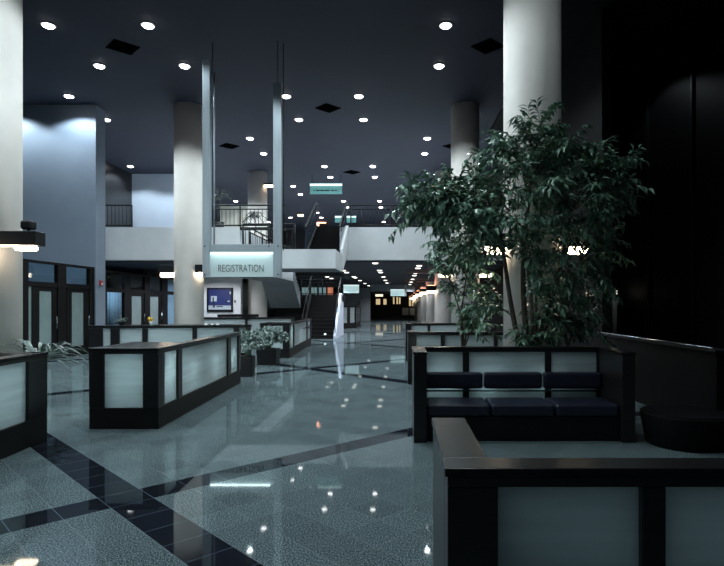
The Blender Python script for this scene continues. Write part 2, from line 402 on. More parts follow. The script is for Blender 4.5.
z = lambda p: ZX(p, x2)
storefront(x2, [(19.15, z(105.5)), (z(123), z(128.5)), (z(143.5), z(148.5)), (z(161), z(166.5)), (z(190), z(193))], 'black framed glass doors under the balcony behind the far left column', 19.15, z(193), 2.76,
           doors=[(z(128.5), z(143.5), z(131), z(141), .55), (z(148.5), z(161), z(149.5), z(158), .4)],
           panes=[(z(105.5), z(123), 2.2, 2.76, 'glass'), (z(128.5), z(143.5), 2.2, 2.76, 'glass'), (z(148.5), z(161), 2.2, 2.76, 'glass'),
                  (z(166.5), z(190), .1, 2.76, 'glass'), (z(105.5), z(123), .5, 2.05, 'glass')], rail=(2.05, 2.2))
cu = MB()
ys = [20 + i * .06 for i in range(100)]
cx = [-12.3 + .05 * math.sin(i * 1.3) for i in range(100)]
for i in range(99):
    cu.add([(cx[i], ys[i], .1), (cx[i + 1], ys[i + 1], .1), (cx[i + 1], ys[i + 1], 2.3), (cx[i], ys[i], 2.3),
            (cx[i] - .012, ys[i], .1), (cx[i + 1] - .012, ys[i + 1], .1), (cx[i + 1] - .012, ys[i + 1], 2.3), (cx[i] - .012, ys[i], 2.3)],
           [(0, 1, 2, 3), (7, 6, 5, 4), (0, 4, 5, 1), (3, 2, 6, 7)], True)
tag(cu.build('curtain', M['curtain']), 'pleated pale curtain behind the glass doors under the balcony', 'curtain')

# ------------------------------------------------------------------ panelled counters and benches
def panel_wall(root, p, q, t, posts, h=1.04, zt=.965, zb=.27, cap=True, side=0, ends=True):
    """posts: list of (s0,s1) along p->q; frosted panels sit between them"""
    p, q = Vector(p), Vector(q); d = (q - p).normalized(); n = Vector((-d.y, d.x)); Ln = (q - p).length
    off = n * (t / 2 * side)
    pt = lambda s_: tuple(p + d * s_ + off)
    MB().seg(pt(.0), pt(Ln), t * .9, 0, zb).build('base', M['plinth'], root, .006)
    MB().seg(pt(0), pt(Ln), t * .96, zt, h - .03).build('top_rail', M['wood'], root, .004)
    for a, b in posts:
        MB().seg(pt(a), pt(b), t * .96, zb, zt).build('post', M['wood'], root, .004)
    edges = sorted(posts)
    for (a, b), (c, e) in zip(edges, edges[1:]):
        if c - b > .03: MB().seg(pt(b), pt(c), t * .5, zb, zt).build('frosted_panel', M['frost'], root)
    if cap: MB().seg(pt(-.01), pt(Ln + .01), t * 1.06, h - .03, h).build('top_cap', M['cap'], root, .006)

def bench(x0, x1, yf, yb, label):
    """yf: y of open front of the arms, yb: y of outer face of the back"""
    sgn = 1 if yb > yf else -1
    r = thing('lobby_bench', label, 'bench', ((x0 + x1) / 2, (yf + yb) / 2, 0), 'high backed lobby benches')
    L = x1 - x0; t = .13
    yc = yb - sgn * t / 2
    panel_wall(r, (x0, yc), (x1, yc), t, [(0, .17), (.655, .735), (1.72, 1.8), (L - .17, L)], 1.05, .985, .3)
    for a, b in ((x0, x0 + .15), (x1 - .15, x1)):
        y0, y1 = sorted((yf, yb - sgn * t))
        arm = MB().box(a, b, y0, y1, 0, 1.015).build('arm', M['wood'], r, .006)
        MB().box(a - .006, b + .006, y0 - (.006 if sgn > 0 else 0), y1 + (.006 if sgn < 0 else 0), 1.018, 1.05).build('arm_cap', M['cap'], arm, .006)
    y0, y1 = sorted((yf + sgn * .09, yb - sgn * t))
    MB().box(x0 + .15, x1 - .15, y0, y1, .0, .29).build('seat_base', M['plinth'], r, .006)
    W = (x1 - x0 - .3) / 3
    for i in range(3):
        a, b = x0 + .15 + i * W + .008, x0 + .15 + (i + 1) * W - .008
        y0, y1 = sorted((yf + sgn * .06, yb - sgn * (t + .16)))
        MB().box(a, b, y0, y1, .292, .43).build('seat_cushion', M['leather'], r, .035, seg=4)
        y0, y1 = sorted((yb - sgn * (t + .155), yb - sgn * (t + .004)))
        MB().box(a, b, y0, y1, .53, .735).build('back_cushion', M['leather'], r, .035, seg=4)
    yr = yb - sgn * (t + .03)
    MB().tube([(x0 + .15, yr, .487), (x1 - .15, yr, .487)], .011, 8).build('support_rail', M['steel'], r)
    return r
bench(.16, 2.72, 2.72, 1.88, 'high backed black bench with its frosted back nearest the viewer')
bench(.16, 2.72, 6.47, 7.38, 'black bench with dark leather seat cushions facing the viewer before the tree')
bench(.16, 2.72, 12.05, 11.2, 'black bench seen from its frosted back just behind the leather seated one')
bench(.16, 2.72, 15.8, 16.7, 'black framed bench lowest in view, third behind the leather seated one')

def island(loc_y, x0, x1, yf, yl, xs, label, dark_top=True):
    r = thing('registration_counter', label, 'counter', ((x0 + x1) / 2, yf, 0), 'registration counters')
    w = x1 - x0
    panel_wall(r, (x0, yf + .06), (x1, yf + .06), .12, [(0, .19), (w - .2, w)])
    Ls = yl - yf
    pl = (Vector((x1 + xs, yl)) - Vector((x1, yf))).length
    k = pl / 4.27
    panel_wall(r, (x1, yf + .10), (x1 + xs, yl), .14, [(0, .12 * k), (.62 * k, .78 * k), (3.22 * k, 3.42 * k), (pl - .28, pl - .1)], side=1)
    panel_wall(r, (x0, yf + .13), (x0 - .02, yf + 1.25), .12, [(0, .12), (1.0, 1.12)], side=-1)
    MB().box(x0 + .05, x1 - .05, yf + .12, yf + 1.25, 1.0, 1.035).build('worktop', M['cap'], r, .006)
    MB().box(x1 - .62, x1 - .2, yf + 1.27, yl - .1, .72, .75).build('desk_shelf', M['cap'], r, .004)
    return r
island(0, -3.99, -3.10, 7.18, 11.45, -.15, 'long black framed counter with frosted panels, nearest on the left of the aisle')
island(0, -4.18, -3.30, 16.7, 22.6, -.28, 'smaller looking framed counter beside the foot of the stair')
# near left counter
r = thing('registration_counter', 'black framed counter with frosted panel cut off by the left edge', 'counter', (-4.4, 5.2, 0), 'registration counters')
panel_wall(r, (-3.98, 4.0), (-4.16, 6.62), .16, [(0, .1), (1.0, 1.12), (2.25, 2.62)], side=1, zb=.3)
panel_wall(r, (-4.2, 6.54), (-5.1, 6.54), .14, [(0, .15), (.7, .9)])
# row counters farther back
r = thing('registration_counter', 'wide black framed counter seen beyond the long one, left of the potted plants', 'counter', (-6.3, 15.2, 0), 'registration counters')
panel_wall(r, (-8.3, 15.0), (-4.12, 15.5), .2, [(0, .35), (.55, .78), (1.36, 1.50), (2.66, 2.78), (3.75, 3.9), (4.08, 4.2)])
MB().prism([(-8.3, 15.1), (-4.6, 15.55), (-4.6, 16.3), (-8.3, 15.9)], .99, 1.03).build('worktop', M['cap'], r, .006)
r = thing('registration_counter', 'low pale counter below the framed poster', 'counter', (-6.4, 24.3, 0), 'registration counters')
panel_wall(r, (-8.6, 24.3), (-4.6, 24.3), .2, [(0, .1), (1.9, 2.0), (3.9, 4.0)], h=1.05, zb=.3)
MB().box(-8.0, -6.3, 24.5, 25.0, 1.05, 1.17).build('raised_shelf', M['cap'], r, .006)
r = thing('display_counter', 'dark glazed display counter at the left of the far corridor', 'counter', (-3.4, 38.4, 0))
panel_wall(r, (-4.0, 38), (-2.95, 38), .2, [(0, .12), (.42, .62), (.92, 1.05)], h=1.5, zt=1.4, zb=.35)
panel_wall(r, (-2.95, 38.1), (-2.95, 42.0), .2, [(0, .12), (1.2, 1.4), (2.5, 2.7), (3.7, 3.9)], h=1.5, zt=1.4, zb=.35, side=1)
r = thing('registration_counter', 'small framed counter far down the corridor by the last columns', 'counter', (1.1, 66, 0), 'registration counters')
panel_wall(r, (.15, 66), (2.0, 66), .2, [(0, .12), (.85, 1.0), (1.73, 1.85)], h=1.3, zt=1.2, zb=.35)

# ------------------------------------------------------------------ hanging signs
def hanging(name, x0, x1, y, z0, z1, label, glass, text=None, group=None, ceil=LC, rods=True, tub=.05):
    r = thing(name, label, 'sign', ((x0 + x1) / 2, y, z0), group)
    MB().box(x0, x1, y, y + .02, z0, z1).build('sign_panel', M[glass], r)
    MB().box(x0, x1, y - .03, y + .05, z1, z1 + tub).build('light_tube', M['tube'], r)
    MB().box(x0 - .02, x1 + .02, y - .05, y + .07, z1 + tub, z1 + tub + .04).build('top_rail', M['metal'], r)
    for x in (x0 + .1, x1 - .1):
        MB().cyl(x, y + .01, z1 + tub + .04, ceil, .012, 8).build('hanger_rod', M['rail'], r)
    return r
ZS = 14.0
sr = thing('hanging_sign', 'illuminated REGISTRATION sign held between two tall metal posts', 'sign', (PX(240, ZS), ZS, PH(277, ZS)))
X = lambda p: PX(p, ZS)
Zh = lambda p: PH(p, ZS)
MB().box(X(203), X(210.5), ZS - .05, ZS + .10, Zh(277.5), Zh(60)).build('post', M['metal'], sr, .008)
MB().box(X(273.5), X(281.5), ZS - .05, ZS + .10, Zh(277.5), Zh(83)).build('post', M['metal'], sr, .008)
MB().cyl(X(212), ZS + .16, Zh(250), Zh(70), .022, 10).build('suspension_rod', M['metal'], sr)
MB().cyl(X(282), ZS + .16, Zh(250), CEIL, .010, 10).build('suspension_rod', M['rail'], sr)
MB().cyl(X(210.8), ZS + .13, Zh(75), CEIL, .010, 10).build('suspension_rod', M['rail'], sr)
MB().cyl(X(277.5), ZS + .03, Zh(84), CEIL, .010, 10).build('suspension_rod', M['rail'], sr)
MB().box(X(210), X(274), ZS - .03, ZS + .08, Zh(252), Zh(244.3)).build('top_rail', M['metal'], sr, .006)
MB().box(X(210), X(274), ZS + .0, ZS + .06, Zh(254), Zh(252)).build('light_tube', M['tube'], sr)
MB().box(X(208), X(274), ZS + .0, ZS + .025, Zh(276.8), Zh(254)).build('sign_panel', M['signglass'], sr)
text_mesh('lettering', 'REGISTRATION', .26, M['ink'], sr, (X(241), ZS - .008, Zh(268.2)), X(263.4) - X(218.3))
for px in (205.5, 269.5, 278.5):
    for py in (246.5, 274.5):
        if px == 269.5 and py > 270: continue
        o = MB().box(X(px) - .015, X(px) + .015, ZS - .065, ZS - .05, Zh(py) - .015, Zh(py) + .015).build('bolt', M['rail'], sr)
hanging('hanging_sign', PX(310, 28.5), PX(342, 28.5), 28.5, PH(194, 28.5), PH(185.7, 28.5), 'glowing teal sign hung high over the upper floor behind the stair', 'signupper', ceil=CEIL, tub=.09)
hr_ = bpy.data.objects['hanging_sign.001']
mb = MB()
for a, b in ((313.5, 314.6), (316, 319.5), (320.3, 324), (324.8, 329.5), (331.5, 334), (335, 337)):
    mb.box(PX(a, 28.5), PX(b, 28.5), 28.47, 28.5, PH(191, 28.5), PH(190, 28.5))
mb.build('lettering', M['ink'], hr_)
hanging('hanging_sign', PX(335, 40), PX(356, 40), 40, PH(222.5, 40), PH(217.5, 40), 'smaller teal sign low over the upper floor right of the stair top', 'signupper', ceil=CEIL, tub=.09)
hanging('hanging_sign', PX(343, 36), PX(359, 36), 36, PH(293, 36), PH(285.5, 36), 'pale lit sign in the corridor just right of the stair cheek wall', 'signfar', ceil=LC - .03, tub=.03)
hanging('hanging_sign', PX(390.5, 42), PX(404.5, 42), 42, PH(296, 42), PH(290, 42), 'pale lit sign hung over the middle of the far corridor', 'signfar', ceil=LC - .03, tub=.03)
MB().box(PX(404.5, 42), PX(406.3, 42), 41.98, 42.06, PH(296, 42), PH(284.5, 42)).build('side_post', M['white'], bpy.data.objects['hanging_sign.004'])
for nm, a, b, zz, yy in (('hanging_sign.003', 345, 357, 36, 290.5), ('hanging_sign.004', 392, 402, 42, 294)):
    mb = MB(); s = a
    while s < b - 1:
        w = random.uniform(.8, 1.8); mb.box(PX(s, zz), PX(s + w, zz), zz - .02, zz, PH(yy + .5, zz), PH(yy - .4, zz)); s += w + .5
    mb.build('lettering', M['showcase'], bpy.data.objects[nm])

# ------------------------------------------------------------------ poster case
ps = thing('poster_case', 'framed blue poster on the pale wall below the sign', 'poster', (PX(219.5, 26.9), 26.85, PH(300, 26.9)))
P = lambda p: PX(p, 26.85); Q = lambda p: PH(p, 26.85)
MB().box(P(207), P(232.7), 26.86, 26.9, Q(312), Q(287.8)).build('backing', M['rail'], ps)
MB().box(P(208.6), P(231), 26.845, 26.86, Q(309.7), Q(289.3)).build('poster_sheet', M['posterblue'], ps)
fr = MB()
for a, b, c, d in ((207, 232.7, 312, 310.2), (207, 232.7, 289, 287.8), (207, 208.4, 312, 287.8), (231.4, 232.7, 312, 287.8)):
    fr.box(P(a), P(b), 26.81, 26.862, Q(c), Q(d))
fr.build('frame', M['rail'], ps)
pc = MB().box(P(208.6), P(231), 26.842, 26.846, Q(309.5), Q(305.5)).box(P(211), P(216.8), 26.840, 26.846, Q(301.5), Q(296)).box(P(227.5), P(229.8), 26.842, 26.846, Q(302), Q(300.7)).box(P(229.6), P(231), 26.842, 26.846, Q(294), Q(291.5))
pc.build('pale_print', M['posterpale'], ps)
pd = MB().box(P(212.6), P(214), 26.836, 26.841, Q(301.5), Q(297.4)).box(P(213), P(214.8), 26.836, 26.841, Q(307.5), Q(301.3)).box(P(216.5), P(223), 26.836, 26.841, Q(307), Q(306.1)).box(P(226), P(227.3), 26.836, 26.841, Q(302), Q(300))
pd.build('dark_print', M['posterdark'], ps)
dh = thing('wall_switch', 'small dark knob on the wall right of the poster', 'switch', (P(234.8), 26.85, Q(301.3)))
MB().box(P(234.2), P(235.4), 26.86, 26.9, Q(302.5), Q(300.2)).build('plate', M['rail'], dh)
MB().box(P(234.5), P(235.1), 26.83, 26.86, Q(302), Q(301)).build('knob', M['pot'], dh)

# ------------------------------------------------------------------ stair
st = thing('staircase', 'white sided black stair climbing to the upper floor in the middle of the lobby', 'staircase', (-3.5, 20, 0))
LT, LB = 3.30, 2.71
MB().box(-5.7, -1.98, 17.2, 18.9, LB, LT).box(-6.55, -5.05, 18.9, 26.45, LB, LT).build('landing', M['white'], st)
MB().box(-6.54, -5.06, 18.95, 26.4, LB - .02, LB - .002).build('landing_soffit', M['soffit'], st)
def flight(x0, x1, y0, z0, y1, z1, n, th, name, mat):
    dy, dz = (y1 - y0) / n, (z1 - z0) / n
    pts = []
    for i in range(n):
        pts += [(y0 + i * dy, z0 + i * dz), (y0 + i * dy, z0 + (i + 1) * dz)]
    pts += [(y1, z1), (y1, z1 - th), (y0, z0 - th if z0 - th > 0 else 0.0)]
    out = []
    for p_ in pts:
        if not out or (abs(out[-1][0] - p_[0]) + abs(out[-1][1] - p_[1])) > 1e-6: out.append(p_)
    return MB().xprism(out, x0, x1).build(name, mat, st)
flight(-3.08, -2.02, 18.9, 3.3, 21.0, 4.5, 7, .4, 'upper_flight', M['tread'])
# white outer stringers of the upper flight
for a, b, mm in ((-2.02, -1.93, 'white'), (-3.17, -3.08, 'tread')):
    MB().xprism([(18.9, LB), (18.9, LT + .16), (20.99, 4.56), (20.99, 3.6)], a, b).build('stringer', M[mm], st)
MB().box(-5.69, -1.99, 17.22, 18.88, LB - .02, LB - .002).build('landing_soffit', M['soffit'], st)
for x in (-2.0, -3.12):
    MB().xprism([(18.5, LT + .05), (20.95, 4.6), (20.95, 5.35), (18.5, 4.15)], x - .008, x + .008).build('glass_balustrade', M['tinted'], st)
    MB().tube([(x, 18.3, 4.12), (x, 18.5, 4.17), (x, 20.95, 5.40), (x, 21.3, 5.42)], .035, 10).build('handrail', M['rail'], st)
    MB().tube([(x + .05, 18.5, 4.02), (x + .05, 20.95, 5.25)], .014, 8).build('inner_rail', M['rail'], st)
# middle flight (seen from below), falling away from the landing to the half landing
dy, dz, n = (28.4 - 26.45) / 7, (3.3 - 2.1) / 7, 7
pts = []
for i in range(n): pts += [(26.45 + i * dy, 3.3 - i * dz), (26.45 + (i + 1) * dy, 3.3 - i * dz)]
pts += [(28.4, 2.1), (28.4, 1.42), (26.45, 2.71)]
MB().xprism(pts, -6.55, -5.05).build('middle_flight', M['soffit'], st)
MB().box(-6.55, -2.98, 28.9, 30.6, 1.75, 2.1).box(-6.55, -5.0, 28.4, 28.9, 1.45, 2.1).build('half_landing', M['tread'], st)
flight(-4.5, -3.1, 26.0, 0, 28.9, 2.1, 12, .4, 'lower_flight', M['tread'])
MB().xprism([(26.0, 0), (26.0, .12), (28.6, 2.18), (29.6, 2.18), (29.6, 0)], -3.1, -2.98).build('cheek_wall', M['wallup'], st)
MB().xprism([(26.0, 0), (26.0, .12), (28.6, 2.18), (29.6, 2.18), (29.6, 0)], -4.6, -4.5).build('cheek_wall', M['tread'], st)
MB().box(-6.5, -4.62, 28.95, 29.1, 0, 1.74).build('back_panel', M['tread'], st)
for x in (-4.55, -3.04):
    MB().tube([(x, 25.9, .95), (x, 28.7, 3.02), (x, 29.2, 3.05)], .03, 8).build('handrail', M['rail'], st)
    for y in (26.2, 27.4, 28.6):
        zz = (y - 26) * .72
        MB().cyl(x, y, max(zz - .05, 0), zz + .97, .018, 8).build('baluster_post', M['rail'], st)
sl = thing('step_light', 'tiny bluish light near the foot of the lower stair', 'light', (PX(325, 26.1), 26.05, PH(334, 26)))
MB().box(PX(323.8, 25.96), PX(326.5, 25.96), 25.95, 25.99, PH(335, 26), PH(333, 26)).build('housing', M['rail'], sl)
MB().box(PX(324.2, 25.95), PX(326.1, 25.95), 25.94, 25.95, PH(334.8, 26), PH(333.3, 26)).build('lens', M['tube'], sl)

def railing(p, q, z0, hgt, n, label, name='railing', wide=.05, nposts=3, thick=.03, second=True, group=None):
    p, q = Vector(p), Vector(q); mid = (p + q) / 2
    r = thing(name, label, 'railing', (mid.x, mid.y, z0), group)
    d = (q - p)
    MB().tube([(p.x, p.y, z0 + hgt), (q.x, q.y, z0 + hgt)], thick, 8).build('top_rail', M['rail'], r)
    if second: MB().tube([(p.x, p.y, z0 + hgt - .15), (q.x, q.y, z0 + hgt - .15)], thick * .7, 8).build('middle_rail', M['rail'], r)
    MB().tube([(p.x, p.y, z0 + .08), (q.x, q.y, z0 + .08)], thick, 8).build('bottom_rail', M['rail'], r)
    first = None
    for i in range(n):
        t = (i + .5) / n; x, y = p + d * t
        if first is None:
            first = MB().cyl(x, y, z0 + .08, z0 + hgt - (.15 if second else 0), .011, 6).build('baluster', M['rail'], r); fx, fy = x, y
        else:
            o = first.copy(); o.parent = r; o.location = (x - fx, y - fy, 0); COL.objects.link(o)
    for i in range(nposts):
        x, y = p + d * (i / (nposts - 1))
        MB().cyl(x, y, z0 - .0, z0 + hgt, wide * .55, 8).build('post', M['rail'], r)
    return r
railing((-12.9, 21.1), (-10.1, 21.1), PAR, .84, 20, 'dark balcony railing in front of the bright upper wall', nposts=3, second=False)
railing((-7.7, 21.1), (-4.35, 21.1), PAR, .84, 22, 'dark balcony railing seen through the sign frame', nposts=3)
railing((-1.85, 21.1), (4.3, 21.1), PAR, .84, 38, 'dark balcony railing running right from the stair top', nposts=5)
railing((-5.1, 18.95), (-5.1, 26.3), LT, .9, 30, 'lower railing on the stair landing below the balcony railing', nposts=5)
railing((-4.85, 17.3), (-3.25, 17.3), LT, .78, 10, 'short railing along the front of the stair landing', nposts=3)
railing((-6.5, 30.5), (-3.1, 30.5), 2.1, .85, 14, 'dark railing at the back of the half landing', nposts=4)

# ------------------------------------------------------------------ column lamps
def lamp(x0, x1, y0, y1, z0, z1, t0, t1, label, ty=None, knob=None, up=False, tz=.1):
    r = thing('column_lamp', label, 'lamp', ((x0 + x1) / 2, (y0 + y1) / 2, z0))
    MB().box(x0, x1, y0, y1, z0, z1).build('housing', M['rail'], r, .01)
    a, b = ty or (y0 + .06, y1 - .08)
    MB().box(t0, t1, a, b, z0 - tz, z0 - .003).build('lamp_tube', M['warm'], r, .02)
    if knob is not None:
        k = MB().box(knob - .085, knob + .085, y0 + .08, y0 + .26, z1 + .04, z1 + .18).build('spotlight_head', M['rail'], r, .035, seg=4)
        MB().cyl(knob, y0 + .17, z1, z1 + .05, .02, 10).build('stem', M['rail'], k)
    if up:
        MB().box(x0 + .06, x1 - .06, y0 + .06, y1 - .06, z1, z1 + .02).build('uplight', M['uplight'], r)
    return r
cx = -6.85
bl = lamp(cx - .75, PX(36.5, 8.75), 8.72, 8.98, PH(245, 8.74), PH(231, 8.74), PX(18, 8.9), PX(37, 8.9), 'big black bracket lamp with warm tube on the left edge column', ty=(8.80, 8.94), knob=PX(29, 8.9), tz=.075)
MB().box(cx - .7, PX(20, 8.8), 8.735, 8.80, PH(245, 8.74) - .02, PH(245, 8.74) - .003).build('lamp_tube', M['warm'], bl)
for cxx, cyy, dz, nm in ((2.2, 9.33, 2.50, 'the tall column behind the tree'),):
    lamp(cxx - .9, cxx - .40, cyy - .3, cyy + .2, dz + .04, dz + .25, cxx - .84, cxx - .45, 'warm bracket lamp on the left side of ' + nm)
    lamp(cxx + .40, cxx + .92, cyy - .3, cyy + .2, dz + .04, dz + .25, cxx + .52, cxx + .86, 'warm bracket lamp on the right side of ' + nm)
lamp(-7.03 - .92, -7.03 - .42, 18.4, 18.9, 2.65, 2.9, -7.03 - .88, -7.03 - .44, 'warm bracket lamp on the left side of the column beside the sign', tz=.14)
lamp(-7.03 + .36, -7.03 + .85, 18.2, 18.6, 2.65, 2.9, -7.03 + .44, -7.03 + .8, 'warm bracket lamp tucked behind the left post of the sign', tz=.12)
lamp(2.17 - .92, 2.17 - .42, 18.4, 18.9, 2.62, 2.82, 2.17 - .88, 2.17 - .4, 'warm bracket lamp glimpsed through leaves left of the second column', tz=.1)
lamp(2.17 + .42, 2.17 + .92, 18.4, 18.9, 2.62, 2.82, 2.17 + .5, 2.17 + .88, 'warm bracket lamp glimpsed through leaves right of the second column', tz=.1)
for k, (zc, yl) in enumerate(((28.0, 291.0), (37.3, 292.3), (46.7, 294.3), (56.0, 296), (65.3, 297.4), (74.6, 298.3))):
    h0 = PH(yl, zc); w = ['first', 'second', 'third', 'fourth', 'fifth', 'farthest']
    lamp(2.2 - .9, 2.2 - .42, zc - .35, zc + .1, h0, h0 + .26, 2.2 - .86, 2.2 - .44, 'warm bracket lamp on the %s column of the far corridor' % w[k], up=True, tz=.12)
# upper floor sconces
def sconce(px0, px1, py0, py1, zz, label, m='warmdim'):
    r = thing('wall_sconce', label, 'lamp', (PX((px0 + px1) / 2, zz), zz, PH(py1, zz)))
    MB().box(PX(px0, zz), PX(px1, zz), zz - .1, zz, PH(py1, zz), PH(py0, zz)).build('lamp_tube', M[m], r)
    MB().box(PX(px0 - .5, zz), PX(px1 + .5, zz), zz - .12, zz + .1, PH(py0, zz), PH(py0 - 1.6, zz)).build('housing', M['rail'], r)
sconce(264.5, 273, 185, 187.5, 27.8, 'warm sconce on the column beyond the right sign post')
sconce(298, 303.5, 214.5, 216.5, 36, 'warm sconce on the upper floor left of the stair top')
sconce(287, 291, 215, 217, 45, 'small warm sconce on the upper floor just right of the sign post')
sconce(429, 437, 186, 188.5, 27.6, 'warm sconce on the upper floor left of the column behind leaves')
rb = thing('wall_sconce', 'reddish angled light at the top of the stair', 'lamp', (PX(321, 45), 45, PH(226, 45)))
MB().box(PX(317, 45), PX(326, 45), 44.9, 45, PH(223.3, 45), PH(222.3, 45)).box(PX(317, 45), PX(319, 45), 44.9, 45, PH(227, 45), PH(223.3, 45)).build('lamp_tube', M['uplight'], rb)
MB().box(PX(316.6, 45), PX(326.4, 45), 45, 45.1, PH(227, 45), PH(222, 45)).build('housing', M['rail'], rb)

# ------------------------------------------------------------------ shop windows far away
sw = thing('shop_window', 'dark framed teal lit shop window beyond the stair with an orange strip', 'shop window', (PX(318, 54), 54, 0))
zz = 54.0
MB().box(PX(286, zz), PX(342, zz), zz, zz + .1, .2, PH(279, zz)).build('frame', M['darkwall'], sw)
for a, b in ((287, 290.5), (301, 309), (311, 317), (319, 326)):
    MB().box(PX(a, zz), PX(b, zz), zz - .03, zz, PH(308, zz), PH(281.5, zz)).build('pane', M['showcase'], sw)
MB().box(PX(327.5, zz), PX(333, zz), zz - .05, zz, PH(306, zz), PH(279.5, zz)).build('orange_strip', M['orange'], sw)
shp = thing('shop_front', 'dark shop front with warm lit windows at the end of the corridor', 'shop front', (PX(388, 87.8), 87.8, 0))
zz = 87.8
MB().box(PX(367, zz), PX(415, zz), zz, zz + .1, .02, LC - .1).build('frame', M['darkwall'], shp)
for a, b, c, d in ((376, 380.2, 299, 304.6), (383.5, 386.5, 299, 304.6), (393, 394.5, 297, 304), (396.5, 398, 297, 304), (399, 400.5, 297.5, 304), (409, 411, 296.5, 306), (412, 415, 297, 306)):
    MB().box(PX(a, zz), PX(b, zz), zz - .05, zz, PH(d, zz), PH(c, zz)).build('window', M['shopglow'], shp)
MB().box(PX(375.5, zz), PX(383, zz), zz - .1, zz, PH(296.5, zz), PH(294.3, zz)).build('lit_sign', M['shopwhite'], shp)

# ------------------------------------------------------------------ vents
for k, (x, y, lab) in enumerate(((-7.1, 14.35, 'black square ceiling vent set diagonally among the four nearest left lights'), (2.24, 14.3, 'black square ceiling vent set diagonally beside the big right column'),
                                 (-2.42, 18.8, 'black square ceiling vent above the middle of the hanging sign frame gap'), (-7.1, 23.3, 'black square ceiling vent seen between the sign posts'),
                                 (-2.4, 27.9, 'black square ceiling vent just above the high teal sign'), (2.2, 23.3, 'black square ceiling vent behind the tree top'))):
    r = thing('ceiling_vent', lab, 'vent', (x, y, CEIL - .03), 'ceiling vents')
    a = .44
    MB().prism([(x - a, y), (x, y - a), (x + a, y), (x, y + a)], CEIL - .02, CEIL - .002).build('vent_plate', M['vent'], r)
    for q in (.33, .2):
        m_ = MB()
        pp = [(x - q, y), (x, y - q), (x + q, y), (x, y + q)]
        for i in range(4): m_.seg(pp[i], pp[(i + 1) % 4], .02, CEIL - .04, CEIL - .02)
        m_.build('louvre', M['vent'], r)

# ------------------------------------------------------------------ plants
def leafquad(mb, p, d, up, L, W, droop=.3):
    d = d.normalized(); s = d.cross(up)
    if s.length < 1e-3: s = d.orthogonal()
    s.normalize(); n = s.cross(d).normalized()
    m = p + d * L * .45 + n * (W * .0); t = p + d * L - n * L * droop
    fold = n * W * .18
    mb.add([p, m + s * W / 2 + fold, t, m - s * W / 2 + fold, m], [(0, 1, 4), (1, 2, 4), (0, 4, 3), (4, 2, 3)])
def rnd3(): return Vector((random.gauss(0, 1), random.gauss(0, 1), random.gauss(0, 1)))
def curve_pts(a, b, sag, n=8, side=None):
    a, b = Vector(a), Vector(b); out = []
    sd = side or Vector((0, 0, 0))
    for i in range(n + 1):
        t = i / n; out.append(a.lerp(b, t) + Vector((0, 0, sag)) * math.sin(PI * t) + sd * math.sin(PI * t))
    return out
def ficus(name, label, base, stems, tips, planter, leafL=.17, leafW=.052, ntwig=5, nleaf=13, seed=3, twig=.42):
    random.seed(seed)
    r = thing(name, label, 'tree', base)
    trunk = MB(); lim = MB(); lf = MB(); S = []
    for (top, rr) in stems:
        pts = curve_pts(Vector(base) + Vector((random.uniform(-.1, .1), random.uniform(-.1, .1), 0)), top, 0, 8, Vector((random.uniform(-.1, .1), random.uniform(-.1, .1), 0)))
        trunk.tube(pts, rr, 8, rr * .5); S.append(pts)
    for tip in tips:
        tip = Vector(tip)
        best = min((p for pts in S for p in pts[3:] if p.z < tip.z + .5), key=lambda p: (p - tip).length + max(0, p.z - tip.z + .2) * .8)
        L = (tip - best).length
        pts = curve_pts(best, tip, .14 * L, 9)
        lim.tube(pts, .014, 5, .004)
        nt = max(3, int(ntwig * max(.7, L)))
        for k in range(nt):
            t = .25 + .75 * (k + random.random() * .5) / nt
            i = min(int(t * 9), 8); q = pts[i].lerp(pts[i + 1], t * 9 - i)
            along = (pts[i + 1] - pts[i]).normalized()
            dr = (along * .7 + rnd3() * .55 + Vector((0, 0, .12))).normalized()
            tl = twig * random.uniform(.6, 1.25)
            e = q + dr * tl + Vector((0, 0, -.12 * tl))
            tp = curve_pts(q, e, .10 * tl, 5)
            lim.tube(tp, .005, 4, .002)
            for j in range(nleaf):
                u = (j + .5) / nleaf; ii = min(int(u * 5), 4); c = tp[ii].lerp(tp[ii + 1], u * 5 - ii)
                ax = (tp[ii + 1] - tp[ii]).normalized()
                sd = ax.cross(Vector((0, 0, 1)));
                if sd.length < .1: sd = ax.orthogonal()
                sd = sd.normalized() * (1 if j % 2 else -1)
                dd = ax * .55 + sd * .75 + rnd3() * .28 + Vector((0, 0, -.30))
                leafquad(lf, c, dd, Vector((0, 0, 1)) + rnd3() * .3, leafL * random.uniform(.7, 1.2), leafW * random.uniform(.8, 1.2), .25)
    trunk.build('trunk', M['bark'], r); lim.build('branches', M['bark'], r); lf.build('foliage', M['leaf'], r)
    return r
def planter_box(x0, x1, y0, y1, h, label):
    r = thing('planter', label, 'planter', ((x0 + x1) / 2, (y0 + y1) / 2, 0))
    t = .06
    MB().box(x0, x1, y0, y0 + t, 0, h).box(x0, x1, y1 - t, y1, 0, h).box(x0, x0 + t, y0 + t, y1 - t, 0, h).box(x1 - t, x1, y0 + t, y1 - t, 0, h).build('box', M['wood'], r, .006)
    MB().box(x0 + t, x1 - t, y0 + t, y1 - t, .05, h - .08).build('soil', M['soil'], r)
    return r
planter_box(.9, 2.9, 7.55, 8.75, .8, 'black planter box behind the leather bench holding the big tree')
planter_box(.5, 1.5, 9.6, 10.9, .7, 'black planter box farther back holding the smaller tree')
Zt = 8.2
def T(px, py, dz=0.0):
    zz = Zt + dz; return (PX(px, zz), zz, PH(py, zz))
